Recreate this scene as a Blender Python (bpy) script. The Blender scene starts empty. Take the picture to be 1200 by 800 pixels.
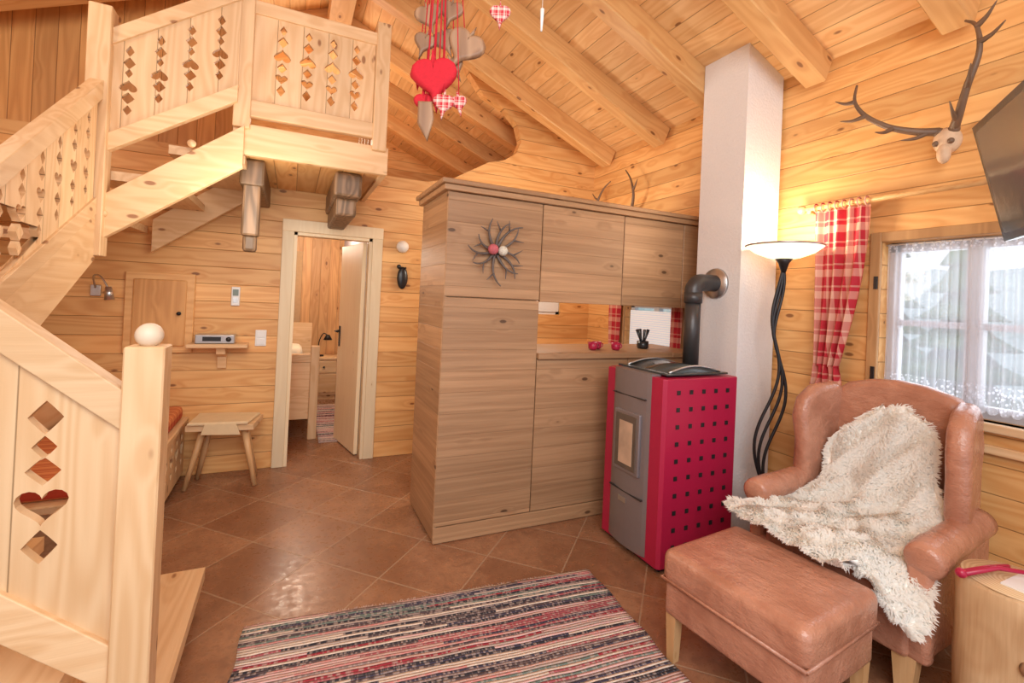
import bpy, bmesh, math, random
import numpy as np
from mathutils import Vector, Matrix
random.seed(7)
C = bpy.context.scene.collection

# ---------------------------------------------------------------- helpers
def link(o, parent=None):
    C.objects.link(o)
    if parent is not None: o.parent = parent
    return o
def E(name, loc=(0,0,0), rz=0):
    o = bpy.data.objects.new(name, None); o.empty_display_size = .1
    o.location = loc; o.rotation_euler = (0,0,rz)
    return link(o)
def mk(name, verts, faces, mat, parent=None, smooth=False):
    me = bpy.data.meshes.new(name); me.from_pydata([tuple(v) for v in verts], [], faces)
    bm = bmesh.new(); bm.from_mesh(me); bmesh.ops.recalc_face_normals(bm, faces=bm.faces); bm.to_mesh(me); bm.free()
    me.update()
    if mat: me.materials.append(mat)
    if smooth:
        for p in me.polygons: p.use_smooth = True
    return link(bpy.data.objects.new(name, me), parent)
def box(name, lo, hi, mat, parent=None, bevel=0, seg=2, smooth=False):
    bm = bmesh.new(); bmesh.ops.create_cube(bm, size=1)
    for v in bm.verts:
        v.co = Vector([lo[i] + (v.co[i]+.5)*(hi[i]-lo[i]) for i in range(3)])
    if bevel > 0:
        bmesh.ops.bevel(bm, geom=bm.edges[:], offset=bevel, segments=seg, profile=.5, affect='EDGES')
    me = bpy.data.meshes.new(name); bm.to_mesh(me); bm.free()
    if mat: me.materials.append(mat)
    if smooth or (bevel > 0 and seg > 2):
        for p in me.polygons: p.use_smooth = True
    return link(bpy.data.objects.new(name, me), parent)
def sweep(name, pts, rad, mat, parent=None, n=10, smooth=True):
    pts = [Vector(p) for p in pts]
    if not isinstance(rad, (list, tuple)): rad = [rad]*len(pts)
    V=[];F=[]
    prev=None
    for i,p in enumerate(pts):
        t = (pts[min(i+1,len(pts)-1)]-pts[max(i-1,0)]).normalized()
        if prev is None:
            a = t.orthogonal().normalized()
        else:
            a = (prev - t*prev.dot(t)); a = a.normalized() if a.length>1e-6 else t.orthogonal().normalized()
        prev = a; b = t.cross(a)
        for k in range(n):
            th = 2*math.pi*k/n
            V.append(p + (a*math.cos(th)+b*math.sin(th))*rad[i])
    for i in range(len(pts)-1):
        for k in range(n):
            F.append((i*n+k, i*n+(k+1)%n, (i+1)*n+(k+1)%n, (i+1)*n+k))
    F.append(tuple(range(n))[::-1]); F.append(tuple((len(pts)-1)*n+k for k in range(n)))
    return mk(name, V, F, mat, parent, smooth)
def catmull(P, sub=6):
    P=[Vector(p) for p in P]; out=[]
    for i in range(len(P)-1):
        p0=P[max(i-1,0)];p1=P[i];p2=P[i+1];p3=P[min(i+2,len(P)-1)]
        for k in range(sub):
            t=k/sub
            out.append(.5*((2*p1)+(p2-p0)*t+(2*p0-5*p1+4*p2-p3)*t*t+(3*p1-p0-3*p2+p3)*t**3))
    out.append(P[-1]); return out
def lathe(name, prof, c, mat, parent=None, n=32, smooth=True):
    V=[];F=[]
    for (r,z) in prof:
        for k in range(n):
            a=2*math.pi*k/n; V.append((c[0]+r*math.cos(a), c[1]+r*math.sin(a), c[2]+z))
    for i in range(len(prof)-1):
        for k in range(n): F.append((i*n+k,i*n+(k+1)%n,(i+1)*n+(k+1)%n,(i+1)*n+k))
    if prof[0][0]>1e-4: F.append(tuple(range(n))[::-1])
    if prof[-1][0]>1e-4: F.append(tuple((len(prof)-1)*n+k for k in range(n)))
    return mk(name,V,F,mat,parent,smooth)
def ball(name,c,r,mat,parent=None,sc=(1,1,1),seg=20):
    bm=bmesh.new(); bmesh.ops.create_uvsphere(bm,u_segments=seg,v_segments=seg//2+2,radius=r)
    for v in bm.verts: v.co=Vector((v.co.x*sc[0]+c[0],v.co.y*sc[1]+c[1],v.co.z*sc[2]+c[2]))
    me=bpy.data.meshes.new(name); bm.to_mesh(me); bm.free(); me.materials.append(mat)
    for p in me.polygons: p.use_smooth=True
    return link(bpy.data.objects.new(name,me),parent)
def panel(name, outer, holes, th, o, ux, uy, mat, parent=None, bev=0, smooth=False):
    cu=bpy.data.curves.new(name+"_c",'CURVE'); cu.dimensions='2D'; cu.fill_mode='BOTH'
    cu.extrude=max(th/2-bev,0.0001); cu.bevel_depth=bev; cu.bevel_resolution=3
    for ring in [outer]+list(holes):
        s=cu.splines.new('POLY'); s.points.add(len(ring)-1)
        for p,q in zip(s.points,ring): p.co=(q[0],q[1],0,1)
        s.use_cyclic_u=True
    t=bpy.data.objects.new(name+"_t",cu); C.objects.link(t)
    dg=bpy.context.evaluated_depsgraph_get(); dg.update()
    me=bpy.data.meshes.new_from_object(t.evaluated_get(dg))
    bpy.data.objects.remove(t); bpy.data.curves.remove(cu)
    ux=Vector(ux).normalized(); uy=Vector(uy).normalized(); n=ux.cross(uy); o=Vector(o)
    for v in me.vertices:
        c=v.co; v.co=o+ux*c.x+uy*c.y+n*c.z
    me.name=name; me.materials.clear(); me.materials.append(mat)
    for p in me.polygons: p.use_smooth=smooth; p.material_index=0
    me.update()
    return link(bpy.data.objects.new(name,me),parent)
def heart(cx,cy,w,h=None,flip=False,n=28):
    h=h or w*.9; out=[]
    for k in range(n):
        t=2*math.pi*k/n
        x=math.sin(t)**3; y=(13*math.cos(t)-5*math.cos(2*t)-2*math.cos(3*t)-math.cos(4*t))/14.5+.1
        if flip: y=-y
        out.append((cx+x*w/2,cy+y*h/2))
    return out
def star(cx,cy,w,h,n=24,e=1.9):
    out=[]
    for k in range(n):
        t=2*math.pi*k/n; c=math.cos(t); s=math.sin(t)
        out.append((cx+w/2*math.copysign(abs(c)**e,c), cy+h/2*math.copysign(abs(s)**e,s)))
    return out

# ---------------------------------------------------------------- materials
class NT:
    def __init__(s,name):
        s.m=bpy.data.materials.new(name); s.m.use_nodes=True; s.t=s.m.node_tree; s.t.nodes.clear()
        s.out=s.t.nodes.new('ShaderNodeOutputMaterial')
    def n(s,ty,**k):
        x=s.t.nodes.new(ty)
        for a,b in k.items(): setattr(x,a,b)
        return x
    def l(s,a,b): s.t.links.new(a,b)
    def put(s,inp,v):
        if hasattr(v,'is_output') or isinstance(v,bpy.types.NodeSocket): s.l(v,inp)
        else: inp.default_value=v
    def M(s,op,a,b=0.0,c=0.0,clamp=False):
        x=s.n('ShaderNodeMath',operation=op); x.use_clamp=clamp
        s.put(x.inputs[0],a); s.put(x.inputs[1],b)
        if op in('SMOOTH_MIN','MULTIPLY_ADD','COMPARE'): s.put(x.inputs[2],c)
        return x.outputs[0]
    def ramp(s,v,a,b,lo=0.,hi=1.):
        x=s.n('ShaderNodeMapRange'); x.interpolation_type='SMOOTHSTEP'
        s.put(x.inputs[0],v); x.inputs[1].default_value=a; x.inputs[2].default_value=b
        x.inputs[3].default_value=lo; x.inputs[4].default_value=hi
        return x.outputs[0]
    def mix(s,f,a,b,bt='MIX'):
        x=s.n('ShaderNodeMix',data_type='RGBA',blend_type=bt)
        s.put(x.inputs[0],f)
        for i,v in((6,a),(7,b)):
            if isinstance(v,tuple) and len(v)==3: v=(*v,1)
            s.put(x.inputs[i],v)
        return x.outputs[2]
    def sep(s,kind='Object'):
        tc=s.n('ShaderNodeTexCoord'); sp=s.n('ShaderNodeSeparateXYZ'); s.l(tc.outputs[kind],sp.inputs[0]); return tc.outputs[kind],sp.outputs
    def comb(s,a,b,c):
        x=s.n('ShaderNodeCombineXYZ'); s.put(x.inputs[0],a); s.put(x.inputs[1],b); s.put(x.inputs[2],c); return x.outputs[0]
    def noise(s,vec,scale=1,detail=2,rough=.5):
        x=s.n('ShaderNodeTexNoise'); s.l(vec,x.inputs['Vector']); x.inputs['Scale'].default_value=scale
        x.inputs['Detail'].default_value=detail; x.inputs['Roughness'].default_value=rough; return x.outputs[0]
    def bsdf(s,col,rough=.5,bump=None,bs=.2,bd=.01,**k):
        b=s.n('ShaderNodeBsdfPrincipled')
        if isinstance(col,tuple): col=(*col[:3],1)
        s.put(b.inputs['Base Color'],col); s.put(b.inputs['Roughness'],rough)
        for a,v in k.items(): s.put(b.inputs[a.replace('_',' ')],v)
        if bump is not None:
            bp=s.n('ShaderNodeBump'); bp.inputs['Strength'].default_value=bs; bp.inputs['Distance'].default_value=bd
            s.l(bump,bp.inputs['Height']); s.l(bp.outputs[0],b.inputs['Normal'])
        s.l(b.outputs[0],s.out.inputs[0]); return b
def wood(name,col,dark,knot,g='X',pl=None,pw=.14,var=.22,rough=.5,groove=.03,kr=.12,ring=.5,kx=3.5,ky=8,fine=.3,us=.55,vs=5.,rf=70.,gdark=.75):
    s=NT(name); vec,o=s.sep(); ax={'X':o[0],'Y':o[1],'Z':o[2]}
    names=[a for a in 'XYZ' if a!=g]
    if pl: names=[pl]+[a for a in names if a!=pl]
    u=ax[g]; v=ax[names[0]]; w=ax[names[1]]
    oi=s.n('ShaderNodeObjectInfo')
    if pl:
        t=s.M('DIVIDE',v,pw); fl=s.M('FLOOR',t); fr=s.M('FRACT',t)
        wn=s.n('ShaderNodeTexWhiteNoise',noise_dimensions='1D'); s.l(s.M('ADD',fl,s.M('MULTIPLY',oi.outputs['Random'],17.)),wn.inputs['W']); wv=wn.outputs[0]
        gm=s.M('MINIMUM',fr,s.M('SUBTRACT',1.,fr)); gm=s.ramp(gm,0.0,groove,1.,0.)
    else:
        wv=oi.outputs['Random']; gm=None
    u2=s.M('ADD',u,s.M('MULTIPLY',wv,13.7))
    w2=s.M('ADD',w,s.M('MULTIPLY',wv,3.1))
    vor=s.n('ShaderNodeTexVoronoi'); s.l(s.comb(s.M('MULTIPLY',u2,kx),s.M('MULTIPLY',v,ky),s.M('MULTIPLY',w2,ky)),vor.inputs['Vector'])
    vor.inputs['Scale'].default_value=1
    d=vor.outputs['Distance']
    km=s.ramp(d,kr*.55,kr,1.,0.); halo=s.ramp(d,kr,kr*3.2,1.,0.)
    n1=s.noise(s.comb(s.M('MULTIPLY',u2,us),s.M('MULTIPLY',v,vs),s.M('MULTIPLY',w2,vs)),1,2)
    ph=s.M('ADD',s.M('MULTIPLY',n1,rf),s.M('MULTIPLY',halo,5.))
    rg=s.M('MULTIPLY_ADD',s.M('SINE',ph),.5,.5)
    fn=s.noise(s.comb(s.M('MULTIPLY',u2,4.),s.M('MULTIPLY',v,110.),s.M('MULTIPLY',w2,110.)),1,2)
    big=s.noise(s.comb(s.M('MULTIPLY',u2,1.),s.M('MULTIPLY',v,3.),w2),1,1)
    f=s.M('ADD',s.M('MULTIPLY',rg,ring),s.M('MULTIPLY',fn,fine)); f=s.M('ADD',f,s.M('MULTIPLY',s.M('SUBTRACT',big,.5),.8),clamp=True)
    c=s.mix(f,col,dark)
    c=s.mix(s.M('MULTIPLY',halo,.35),c,dark)
    c=s.mix(s.M('MULTIPLY',km,.85),c,knot)
    vv=s.M('ADD',1-var*.6,s.M('MULTIPLY',wv,var))
    c=s.mix(1.,c,s.comb(vv,vv,vv),'MULTIPLY')
    h=s.M('MULTIPLY',fn,.25)
    if gm is not None:
        c=s.mix(s.M('MULTIPLY',gm,gdark),c,tuple(x*.35 for x in dark))
        h=s.M('SUBTRACT',h,s.M('MULTIPLY',gm,1.))
    s.bsdf(c,rough,h,.5,.006)
    return s.m
PC,PD,PK=(.84,.495,.195),(.66,.295,.085),(.20,.065,.018)
wallX=wood('pine_log_wall_x',PC,PD,PK,'X','Z',.135)
wallY=wood('pine_log_wall_y',PC,PD,PK,'Y','Z',.135)
boardZX=wood('pine_vertical_boards',(.70,.36,.12),(.50,.22,.06),PK,'Z','X',.12)
ceilm=wood('pine_ceiling_boards',(.86,.56,.27),(.70,.37,.14),PK,'Y','X',.125)
beamm=wood('pine_beam',(.80,.48,.20),(.64,.31,.105),PK,'X',ring=.5)
SC,SD,SK=(.80,.56,.325),(.65,.39,.185),(.25,.09,.028)
stX=wood('stair_pine_x',SC,SD,SK,'X')
stY=wood('stair_pine_y',SC,SD,SK,'Y')
stZ=wood('stair_pine_post',SC,SD,SK,'Z')
stbX=wood('stair_boards_x',SC,SD,SK,'Z','X',.146,groove=.02,var=.15)
stbY=wood('stair_boards_y',SC,SD,SK,'Z','Y',.146,groove=.02,var=.15)
CB=((.52,.305,.160),(.31,.165,.078),(.075,.033,.014))
ck=dict(pw=.128,groove=.012,gdark=.35,var=.30,ring=.34,fine=.62,kr=.085,kx=2.8,ky=6,us=.26,vs=11.,rf=36.)
cabm=wood('aged_spruce_cabinet',*CB,'X','Z',**ck)
cabY=wood('aged_spruce_side',*CB,'Y','Z',**ck)
oldm=wood('old_weathered_beam',(.34,.20,.11),(.14,.08,.04),(.05,.03,.02),'Z',ring=.8,fine=.6)
creamw=wood('pale_door_frame_wood',(.84,.69,.46),(.76,.58,.35),(.5,.3,.15),'Z',ring=.3,kr=.06)
loftfl=wood('loft_floor_boards',PC,PD,PK,'Y','X',.14)
def plain(name,col,rough=.5,nz=0.,ns=20,bs=.25,bd=.005,**k):
    s=NT(name); vec,o=s.sep()
    n=s.noise(vec,ns,3)
    c=s.mix(n,tuple(x*(1-nz) for x in col),tuple(min(1,x*(1+nz)) for x in col))
    s.bsdf(c,rough,n if nz else None,bs,bd,**k); return s.m
plaster=plain('white_plaster',(.78,.76,.75),.85,.05,70,.5,.008)
grey_pl=plain('shade_tinted_plaster',(.55,.50,.55),.85,.04,30)  # purple-grey shade of the bedroom side wall put into the plaster colour
white=plain('white_plastic',(.82,.82,.80),.35,.01)
black=plain('black_plastic',(.02,.02,.022),.3,.01)
iron=plain('dark_iron',(.035,.033,.035),.4,.1,Metallic=.6)
flue=plain('dark_grey_flue',(.075,.07,.07),.4,.05,Metallic=.5)
steel=plain('brushed_steel',(.55,.55,.55),.3,.05,Metallic=.9)
stgrey=plain('stove_grey_metal',(.30,.27,.28),.38,.04,Metallic=.6)
stred=plain('stove_red_enamel',(.42,.012,.055),.35,.05)
stglass=plain('stove_top_glass',(.05,.06,.06),.12,.02)
s=NT('tan_leather'); vec,o=s.sep(); a=s.noise(vec,7,5,.6); b=s.noise(vec,160,2)
cre=s.noise(s.comb(s.M('MULTIPLY',o[0],9.),s.M('MULTIPLY',o[1],3.),s.M('MULTIPLY',o[2],9.)),2,4,.7)
s.bsdf(s.mix(s.ramp(a,.3,.7),(.39,.165,.10),(.53,.255,.165)),s.ramp(a,.3,.7,.36,.24),s.M('ADD',s.M('ADD',a,s.M('MULTIPLY',cre,.7)),s.M('MULTIPLY',b,.08)),.6,.02,Coat_Weight=.15,Coat_Roughness=.25); leather=s.m
legw=wood('chair_leg_oak',(.72,.45,.22),(.55,.3,.12),PK,'Z',kr=.03)
s=NT('sheep_wool'); df=s.n('ShaderNodeBsdfDiffuse'); df.inputs[0].default_value=(.99,.975,.93,1); tl=s.n('ShaderNodeBsdfTranslucent'); tl.inputs[0].default_value=(.99,.975,.93,1)
mx=s.n('ShaderNodeMixShader'); mx.inputs[0].default_value=.45; s.l(df.outputs[0],mx.inputs[1]); s.l(tl.outputs[0],mx.inputs[2]); s.l(mx.outputs[0],s.out.inputs[0]); wool=s.m
hidem=plain('sheep_hide',(.98,.965,.92),.9,.01)
redfelt=plain('red_felt',(.55,.010,.025),.85,.15,80)
driftw=wood('driftwood',(.38,.22,.12),(.20,.10,.05),(.1,.05,.02),'Z',ring=.7)
antl=plain('antler',(.17,.10,.06),.5,.4,12)
bone=plain('skull_bone',(.66,.46,.30),.6,.3,30)
glow=NT('lamp_glass'); glow.bsdf((.95,.85,.7),.4,Emission_Color=(1,.80,.52,1),Emission_Strength=1.6); glow=glow.m
# floor tiles
s=NT('terracotta_tiles'); vec,o=s.sep()
T=.43
p=s.M('DIVIDE',s.M('ADD',o[0],o[1]),1.4142*T); q=s.M('DIVIDE',s.M('SUBTRACT',o[0],o[1]),1.4142*T)
fp,fq=s.M('FRACT',s.M('ADD',p,50.15)),s.M('FRACT',s.M('ADD',q,50.3))
mn=s.M('MINIMUM',s.M('MINIMUM',fp,s.M('SUBTRACT',1.,fp)),s.M('MINIMUM',fq,s.M('SUBTRACT',1.,fq)))
gr=s.ramp(mn,.006,.013,1.,0.)
wn=s.n('ShaderNodeTexWhiteNoise',noise_dimensions='2D'); s.l(s.comb(s.M('FLOOR',s.M('ADD',p,50.15)),s.M('FLOOR',s.M('ADD',q,50.3)),0.),wn.inputs['Vector'])
n1=s.noise(vec,3.0,5,.65); n2=s.noise(vec,26,4,.65)
f=s.M('ADD',s.M('MULTIPLY',n1,.9),s.M('MULTIPLY',s.M('SUBTRACT',wn.outputs[0],.5),.14)); f=s.ramp(f,.25,.75)
c=s.mix(f,(.24,.105,.052),(.42,.215,.115)); c=s.mix(s.M('MULTIPLY',s.ramp(n2,.45,.7),.45),c,(.15,.062,.034))
c=s.mix(s.M('MULTIPLY',gr,.75),c,(.42,.28,.18))
hh=s.M('SUBTRACT',s.M('MULTIPLY',n2,.3),gr)
s.bsdf(c,s.ramp(n2,.3,.7,.24,.40),hh,.35,.004); tiles=s.m
# rag rug
s=NT('rag_rug_weave'); vec,o=s.sep()
wob=s.noise(s.comb(s.M('MULTIPLY',o[0],5.),s.M('MULTIPLY',o[1],10.),0.),1,2)
y=s.M('ADD',s.M('DIVIDE',o[1],.0135),s.M('MULTIPLY',wob,1.2)); row=s.M('FLOOR',y); fr=s.M('FRACT',y)
seg=s.M('FLOOR',s.M('ADD',s.M('MULTIPLY',o[0],1.1),s.M('MULTIPLY',row,.37)))
wn=s.n('ShaderNodeTexWhiteNoise',noise_dimensions='2D'); s.l(s.comb(row,seg,0.),wn.inputs['Vector'])
cr=s.n('ShaderNodeValToRGB'); cr.color_ramp.interpolation='CONSTANT'
cols=[(.03,.03,.045),(.72,.58,.48),(.36,.03,.05),(.66,.28,.27),(.055,.05,.09),(.30,.22,.22),(.80,.68,.58),(.42,.10,.12),(.16,.22,.20),(.62,.38,.33),(.10,.07,.08),(.75,.48,.47),(.50,.40,.36)]
el=cr.color_ramp.elements
for i,cc in enumerate(cols):
    e=el[i] if i<2 else el.new(i/len(cols)); e.position=i/len(cols); e.color=(*cc,1)
s.l(wn.outputs[0],cr.inputs[0])
ds=s.noise(s.comb(s.M('MULTIPLY',o[0],70.),s.M('MULTIPLY',row,7.3),0.),1,1)
c=s.mix(s.M('MULTIPLY',s.ramp(ds,.45,.62),.5),cr.outputs[0],(.62,.50,.45))
c=s.mix(s.M('MULTIPLY',s.ramp(s.M('ABSOLUTE',s.M('SUBTRACT',fr,.5)),.36,.5),.4),c,(.05,.03,.03))
s.bsdf(c,.95,s.M('ADD',s.M('SINE',s.M('MULTIPLY',fr,3.1416)),s.M('MULTIPLY',ds,.6)),.9,.006); rugm=s.m
# plaid
def plaid(name,ax='Y',base=(.50,.02,.035),sc=1.,hi=(.85,.68,.58)):
    s=NT(name); vec,o=s.sep(); a={'X':o[0],'Y':o[1],'Z':o[2]}[ax]
    def st(v,per,wd,off=0.):
        fr=s.M('FRACT',s.M('ADD',s.M('DIVIDE',v,per*sc),20+off)); return s.M('LESS_THAN',fr,wd)
    v=s.M('ADD',st(a,.085,.34),st(a,.085,.08,.50)); h=s.M('ADD',st(o[2],.13,.34),st(o[2],.13,.08,.48))
    f=s.M('MULTIPLY',s.M('ADD',v,h),.42,clamp=True)
    c=s.mix(f,base,hi); b=s.bsdf(c,.85)
    return s.m
plaidm=plaid('red_plaid_cloth',hi=(.80,.50,.36)); plaidX=plaid('red_plaid_felt','X',sc=.25)
cush=plaid('orange_red_plaid_cushion','Y',(.45,.045,.015),hi=(.75,.3,.1))
# sheer
s=NT('sheer_lace_curtain'); vec,o=s.sep()
tr=s.n('ShaderNodeBsdfTransparent'); tl=s.n('ShaderNodeBsdfTranslucent'); tl.inputs[0].default_value=(.86,.88,.95,1)
df=s.n('ShaderNodeBsdfDiffuse'); df.inputs[0].default_value=(.84,.86,.93,1)
m1=s.n('ShaderNodeMixShader'); m1.inputs[0].default_value=.45; s.l(tl.outputs[0],m1.inputs[1]); s.l(df.outputs[0],m1.inputs[2])
vo=s.n('ShaderNodeTexVoronoi'); s.l(vec,vo.inputs['Vector']); vo.inputs['Scale'].default_value=55
fold=s.M('MULTIPLY_ADD',s.M('SINE',s.M('MULTIPLY',o[1],170.)),.5,.5)
band=s.M('ADD',s.ramp(o[2],1.17,1.16),s.ramp(o[2],1.82,1.83)); 
fac=s.M('ADD',s.M('ADD',.34,s.M('MULTIPLY',fold,.14)),s.M('MULTIPLY',band,s.M('MULTIPLY_ADD',s.ramp(vo.outputs[0],.25,.5),-.45,.50)),clamp=True)
m2=s.n('ShaderNodeMixShader'); s.l(fac,m2.inputs[0]); s.l(tr.outputs[0],m2.inputs[1]); s.l(m1.outputs[0],m2.inputs[2]); s.l(m2.outputs[0],s.out.inputs[0]); sheer=s.m
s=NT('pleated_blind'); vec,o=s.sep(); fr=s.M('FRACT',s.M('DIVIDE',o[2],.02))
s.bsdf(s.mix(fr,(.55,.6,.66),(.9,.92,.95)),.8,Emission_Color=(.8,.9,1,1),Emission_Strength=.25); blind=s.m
s=NT('window_glass'); g=s.n('ShaderNodeBsdfTransparent'); gl=s.n('ShaderNodeBsdfGlossy'); gl.inputs['Roughness'].default_value=.02
mx=s.n('ShaderNodeMixShader'); mx.inputs[0].default_value=.06; s.l(g.outputs[0],mx.inputs[1]); s.l(gl.outputs[0],mx.inputs[2]); s.l(mx.outputs[0],s.out.inputs[0]); glass=s.m
foliage=plain('foliage',(.11,.22,.08),.9,.6,3); 
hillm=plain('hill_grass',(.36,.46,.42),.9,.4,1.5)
stovew=plain('stove_glass',(.12,.09,.07),.08,.3,8)
brick_refl=plain('brick_reflection',(.55,.38,.26),.7,.5,9)  # beige tone of the reflection in the stove glass
screen=plain('tv_screen',(.10,.12,.14),.12,.02)

# ---------------------------------------------------------------- room shell
RX,LX,BY=2.96,-2.4,4.33
SL=.425; RGX=.28
def roofz(x,add=0.): return (2.87+.17+SL*(RX-x) if x>=RGX else 2.87+.17+SL*(RX-RGX)-SL*(RGX-x))+add
box('floor',(LX-.2,-1.2,-.1),(RX+.15,7.4,0),tiles)
outer=[(LX,0),(0,0),(0,1.95),(.63,1.95),(.63,0),(RX,0),(RX,roofz(RX)),(1.42,roofz(1.42)),
 (1.62,3.46),(1.86,3.37),(2.0,3.24),(2.05,3.08),(2.0,2.95),(1.87,2.86),(1.7,2.81),(1.55,2.72),(1.35,2.60),(1.1,2.53),(LX,2.53)]
panel('wall_back',outer,[[(2.18,1.33),(2.6,1.33),(2.6,1.8),(2.18,1.8)]],.1,(0,BY+.05,0),(1,0,0),(0,0,1),wallX)
W1=(.76,1.50,1.0,1.88); W2=(2.98,3.70,.93,1.5)
def rect(a,b,c,d): return [(a,c),(b,c),(b,d),(a,d)]
panel('wall_right',rect(-1.2,4.43,0,3.04),[rect(*W1),rect(*W2)],.15,(RX+.075,0,0),(0,1,0),(0,0,1),wallY)
panel('wall_right_loft',rect(4.43,7.4,2.4,3.04),[],.15,(RX+.075,0,0),(0,1,0),(0,0,1),wallY)
box('wall_left',(LX-.15,-1.2,0),(LX,7.4,2.95),wallY)
panel('wall_gable_loft',[(LX,2.4),(RX,2.4),(RX,roofz(RX)),(RGX,roofz(RGX)),(LX,roofz(LX))],[],.1,(0,7.35,0),(1,0,0),(0,0,1),wallX)
panel('wall_loft_partition',[(LX,2.53),(-.45,2.53),(-.45,roofz(-.45)),(LX,roofz(LX))],[],.06,(0,BY+.06,0),(1,0,0),(0,0,1),boardZX)
for nm,x0,x1 in(('ceiling_right',RGX,RX+.3),('ceiling_left',LX-.3,RGX)):
    z0,z1=roofz(x0),roofz(x1)
    v=[(x0,-1.2,z0),(x1,-1.2,z1),(x1,7.4,z1),(x0,7.4,z0),(x0,-1.2,z0+.1),(x1,-1.2,z1+.1),(x1,7.4,z1+.1),(x0,7.4,z0+.1)]
    mk(nm,v,[(0,1,2,3),(4,5,6,7),(0,1,5,4),(1,2,6,5),(2,3,7,6),(3,0,4,7)],ceilm)
ang=math.atan(SL); 
for y in(-.25,.47,1.18,1.87,2.55,3.25,4.02,4.86,5.6,6.4):
    Lr=(RX-RGX)/math.cos(ang)
    for sgn in(1,-1):
        o=box('rafter',(0,-.065,-.175),(Lr,.065,0.0),beamm,None,.008,1)
        if sgn==1: o.rotation_euler=(0,ang,0)
        else: o.rotation_euler=(0,ang,math.pi)
        o.location=(RGX,y,roofz(RGX)+.004)
box('ridge_beam',(RGX-.09,-1.2,roofz(RGX)-.36),(RGX+.09,7.3,roofz(RGX)-.1),wood('pine_beam_y',(.78,.49,.23),(.62,.33,.13),PK,'Y'))
box('loft_floor_slab',(LX,BY+.1,2.38),(RX,7.3,2.53),loftfl)
box('wall_bedroom_far',(-2.4,7.2,0),(.75,7.3,2.38),wood('pine_wall_bedroom',(.70,.40,.17),(.52,.25,.09),PK,'Z','X',.12))
box('wall_bedroom_right',(.66,BY+.1,0),(.75,7.2,2.38),grey_pl)
cxa,cxb,cya,cyb=2.60,2.94,2.12,2.48
v=[(cxa,cya,0),(cxb,cya,0),(cxb,cyb,0),(cxa,cyb,0),(cxa,cya,roofz(cxa)-.001),(cxb,cya,roofz(cxb)-.001),(cxb,cyb,roofz(cxb)-.001),(cxa,cyb,roofz(cxa)-.001)]
mk('chimney',v,[(0,1,2,3),(4,5,6,7),(0,1,5,4),(1,2,6,5),(2,3,7,6),(3,0,4,7)],plaster)

# ---------------------------------------------------------------- door
d=E('door_frame')
box('casing_left',(-.09,BY-.025,0),(.0,BY+.0,2.04),creamw,d,.004,1); box('casing_right',(.63,BY-.025,0),(.72,BY,2.04),creamw,d,.004,1)
box('casing_head',(-.09,BY-.03,1.95),(.72,BY,2.05),creamw,d,.004,1)
box('jamb_left',(-.0,BY-.01,0),(.025,BY+.11,1.95),creamw,d); box('jamb_right',(.605,BY-.01,0),(.63,BY+.11,1.95),creamw,d); box('jamb_head',(0,BY-.01,1.925),(.63,BY+.11,1.95),creamw,d)
dl=E('door_1',(.60,BY+.10,0),math.radians(102))
box('leaf',(0.0,0,.01),(.60,.035,1.92),creamw,dl,.004,1)
box('handle_plate',(.53,.035,.93),(.565,.042,1.13),iron,dl); sweep('handle',[(.55,.035,1.08),(.55,.08,1.08),(.45,.085,1.08)],.009,iron,dl)
# ---------------------------------------------------------------- partition cabinet
k=E('partition_cabinet')
Y0,Y1=2.70,3.28
box('core',(.835,Y0+.02,.02),(1.45,Y1,2.09),cabY,k)
box('side_panel',(.815,Y0+.0,.02),(.835,Y1,2.10),cabY,k,.002,1)
def front(n,x0,x1,z0,z1): box(n,(x0+.003,Y0-.003,z0+.003),(x1-.003,Y0+.019,z1-.003),cabm,k,.003,1)
front('tall_door_lower',.815,1.46,.10,1.47); front('tall_door_upper',.815,1.46,1.47,2.10)
front('plinth_front',.815,2.94,0.0,.10)
box('upper_core',(1.45,Y0+.02,1.47),(2.93,3.05,2.09),cabY,k)
front('wall_door_1',1.46,2.12,1.46,2.10); front('wall_door_2',2.12,2.68,1.46,2.10); front('wall_door_3',2.68,2.94,1.46,2.10)
box('lower_core',(1.45,Y0+.02,.02),(2.93,Y1,1.08),cabY,k)
front('base_door_1',1.46,2.2,.10,1.09); front('base_door_2',2.2,2.94,.10,1.09)
box('bar_counter',(1.46,Y0-.03,1.09),(2.595,Y1+.0,1.13),cabm,k,.005,1)
box('bar_counter_back',(2.595,Y0-.03,1.09),(2.94,Y1+.0,1.13),cabm,k,.005,1)
box('crown_board',(.785,Y0-.03,2.10),(2.94,Y1+.02,2.135),cabm,k,.006,2)
box('crown_top',(.765,Y0-.05,2.135),(2.94,Y1+.04,2.165),cabm,k,.008,2)
sn=E('antler_wreath_ornament')
cx,cz=1.13,1.765
antg=plain('grey_antler',(.13,.10,.085),.6,.4,25)
for i in range(11):
    a=2*math.pi*i/11+random.uniform(-.15,.15); L=random.uniform(.12,.20)
    P=[];perp=random.choice((-1,1))
    for t in(0,.3,.6,.85,1):
        rr=.03+L*t; b=a+perp*.4*t*t
        P.append((cx+rr*math.cos(b),Y0-.02-.04*t,cz+rr*math.sin(b)))
    sweep('twig_%d'%i,catmull(P,4),[.0095*(1-.8*j/16)+.001 for j in range(17)],antg,sn,6)
    m=Vector(P[2]); b=a-perp*.6
    sweep('tine_%d'%i,[m,m+Vector((.035*math.cos(b),-.01,.035*math.sin(b))),m+Vector((.065*math.cos(b),-.02,.065*math.sin(b)))],[.0065,.0045,.0015],antg,sn,6)
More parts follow.
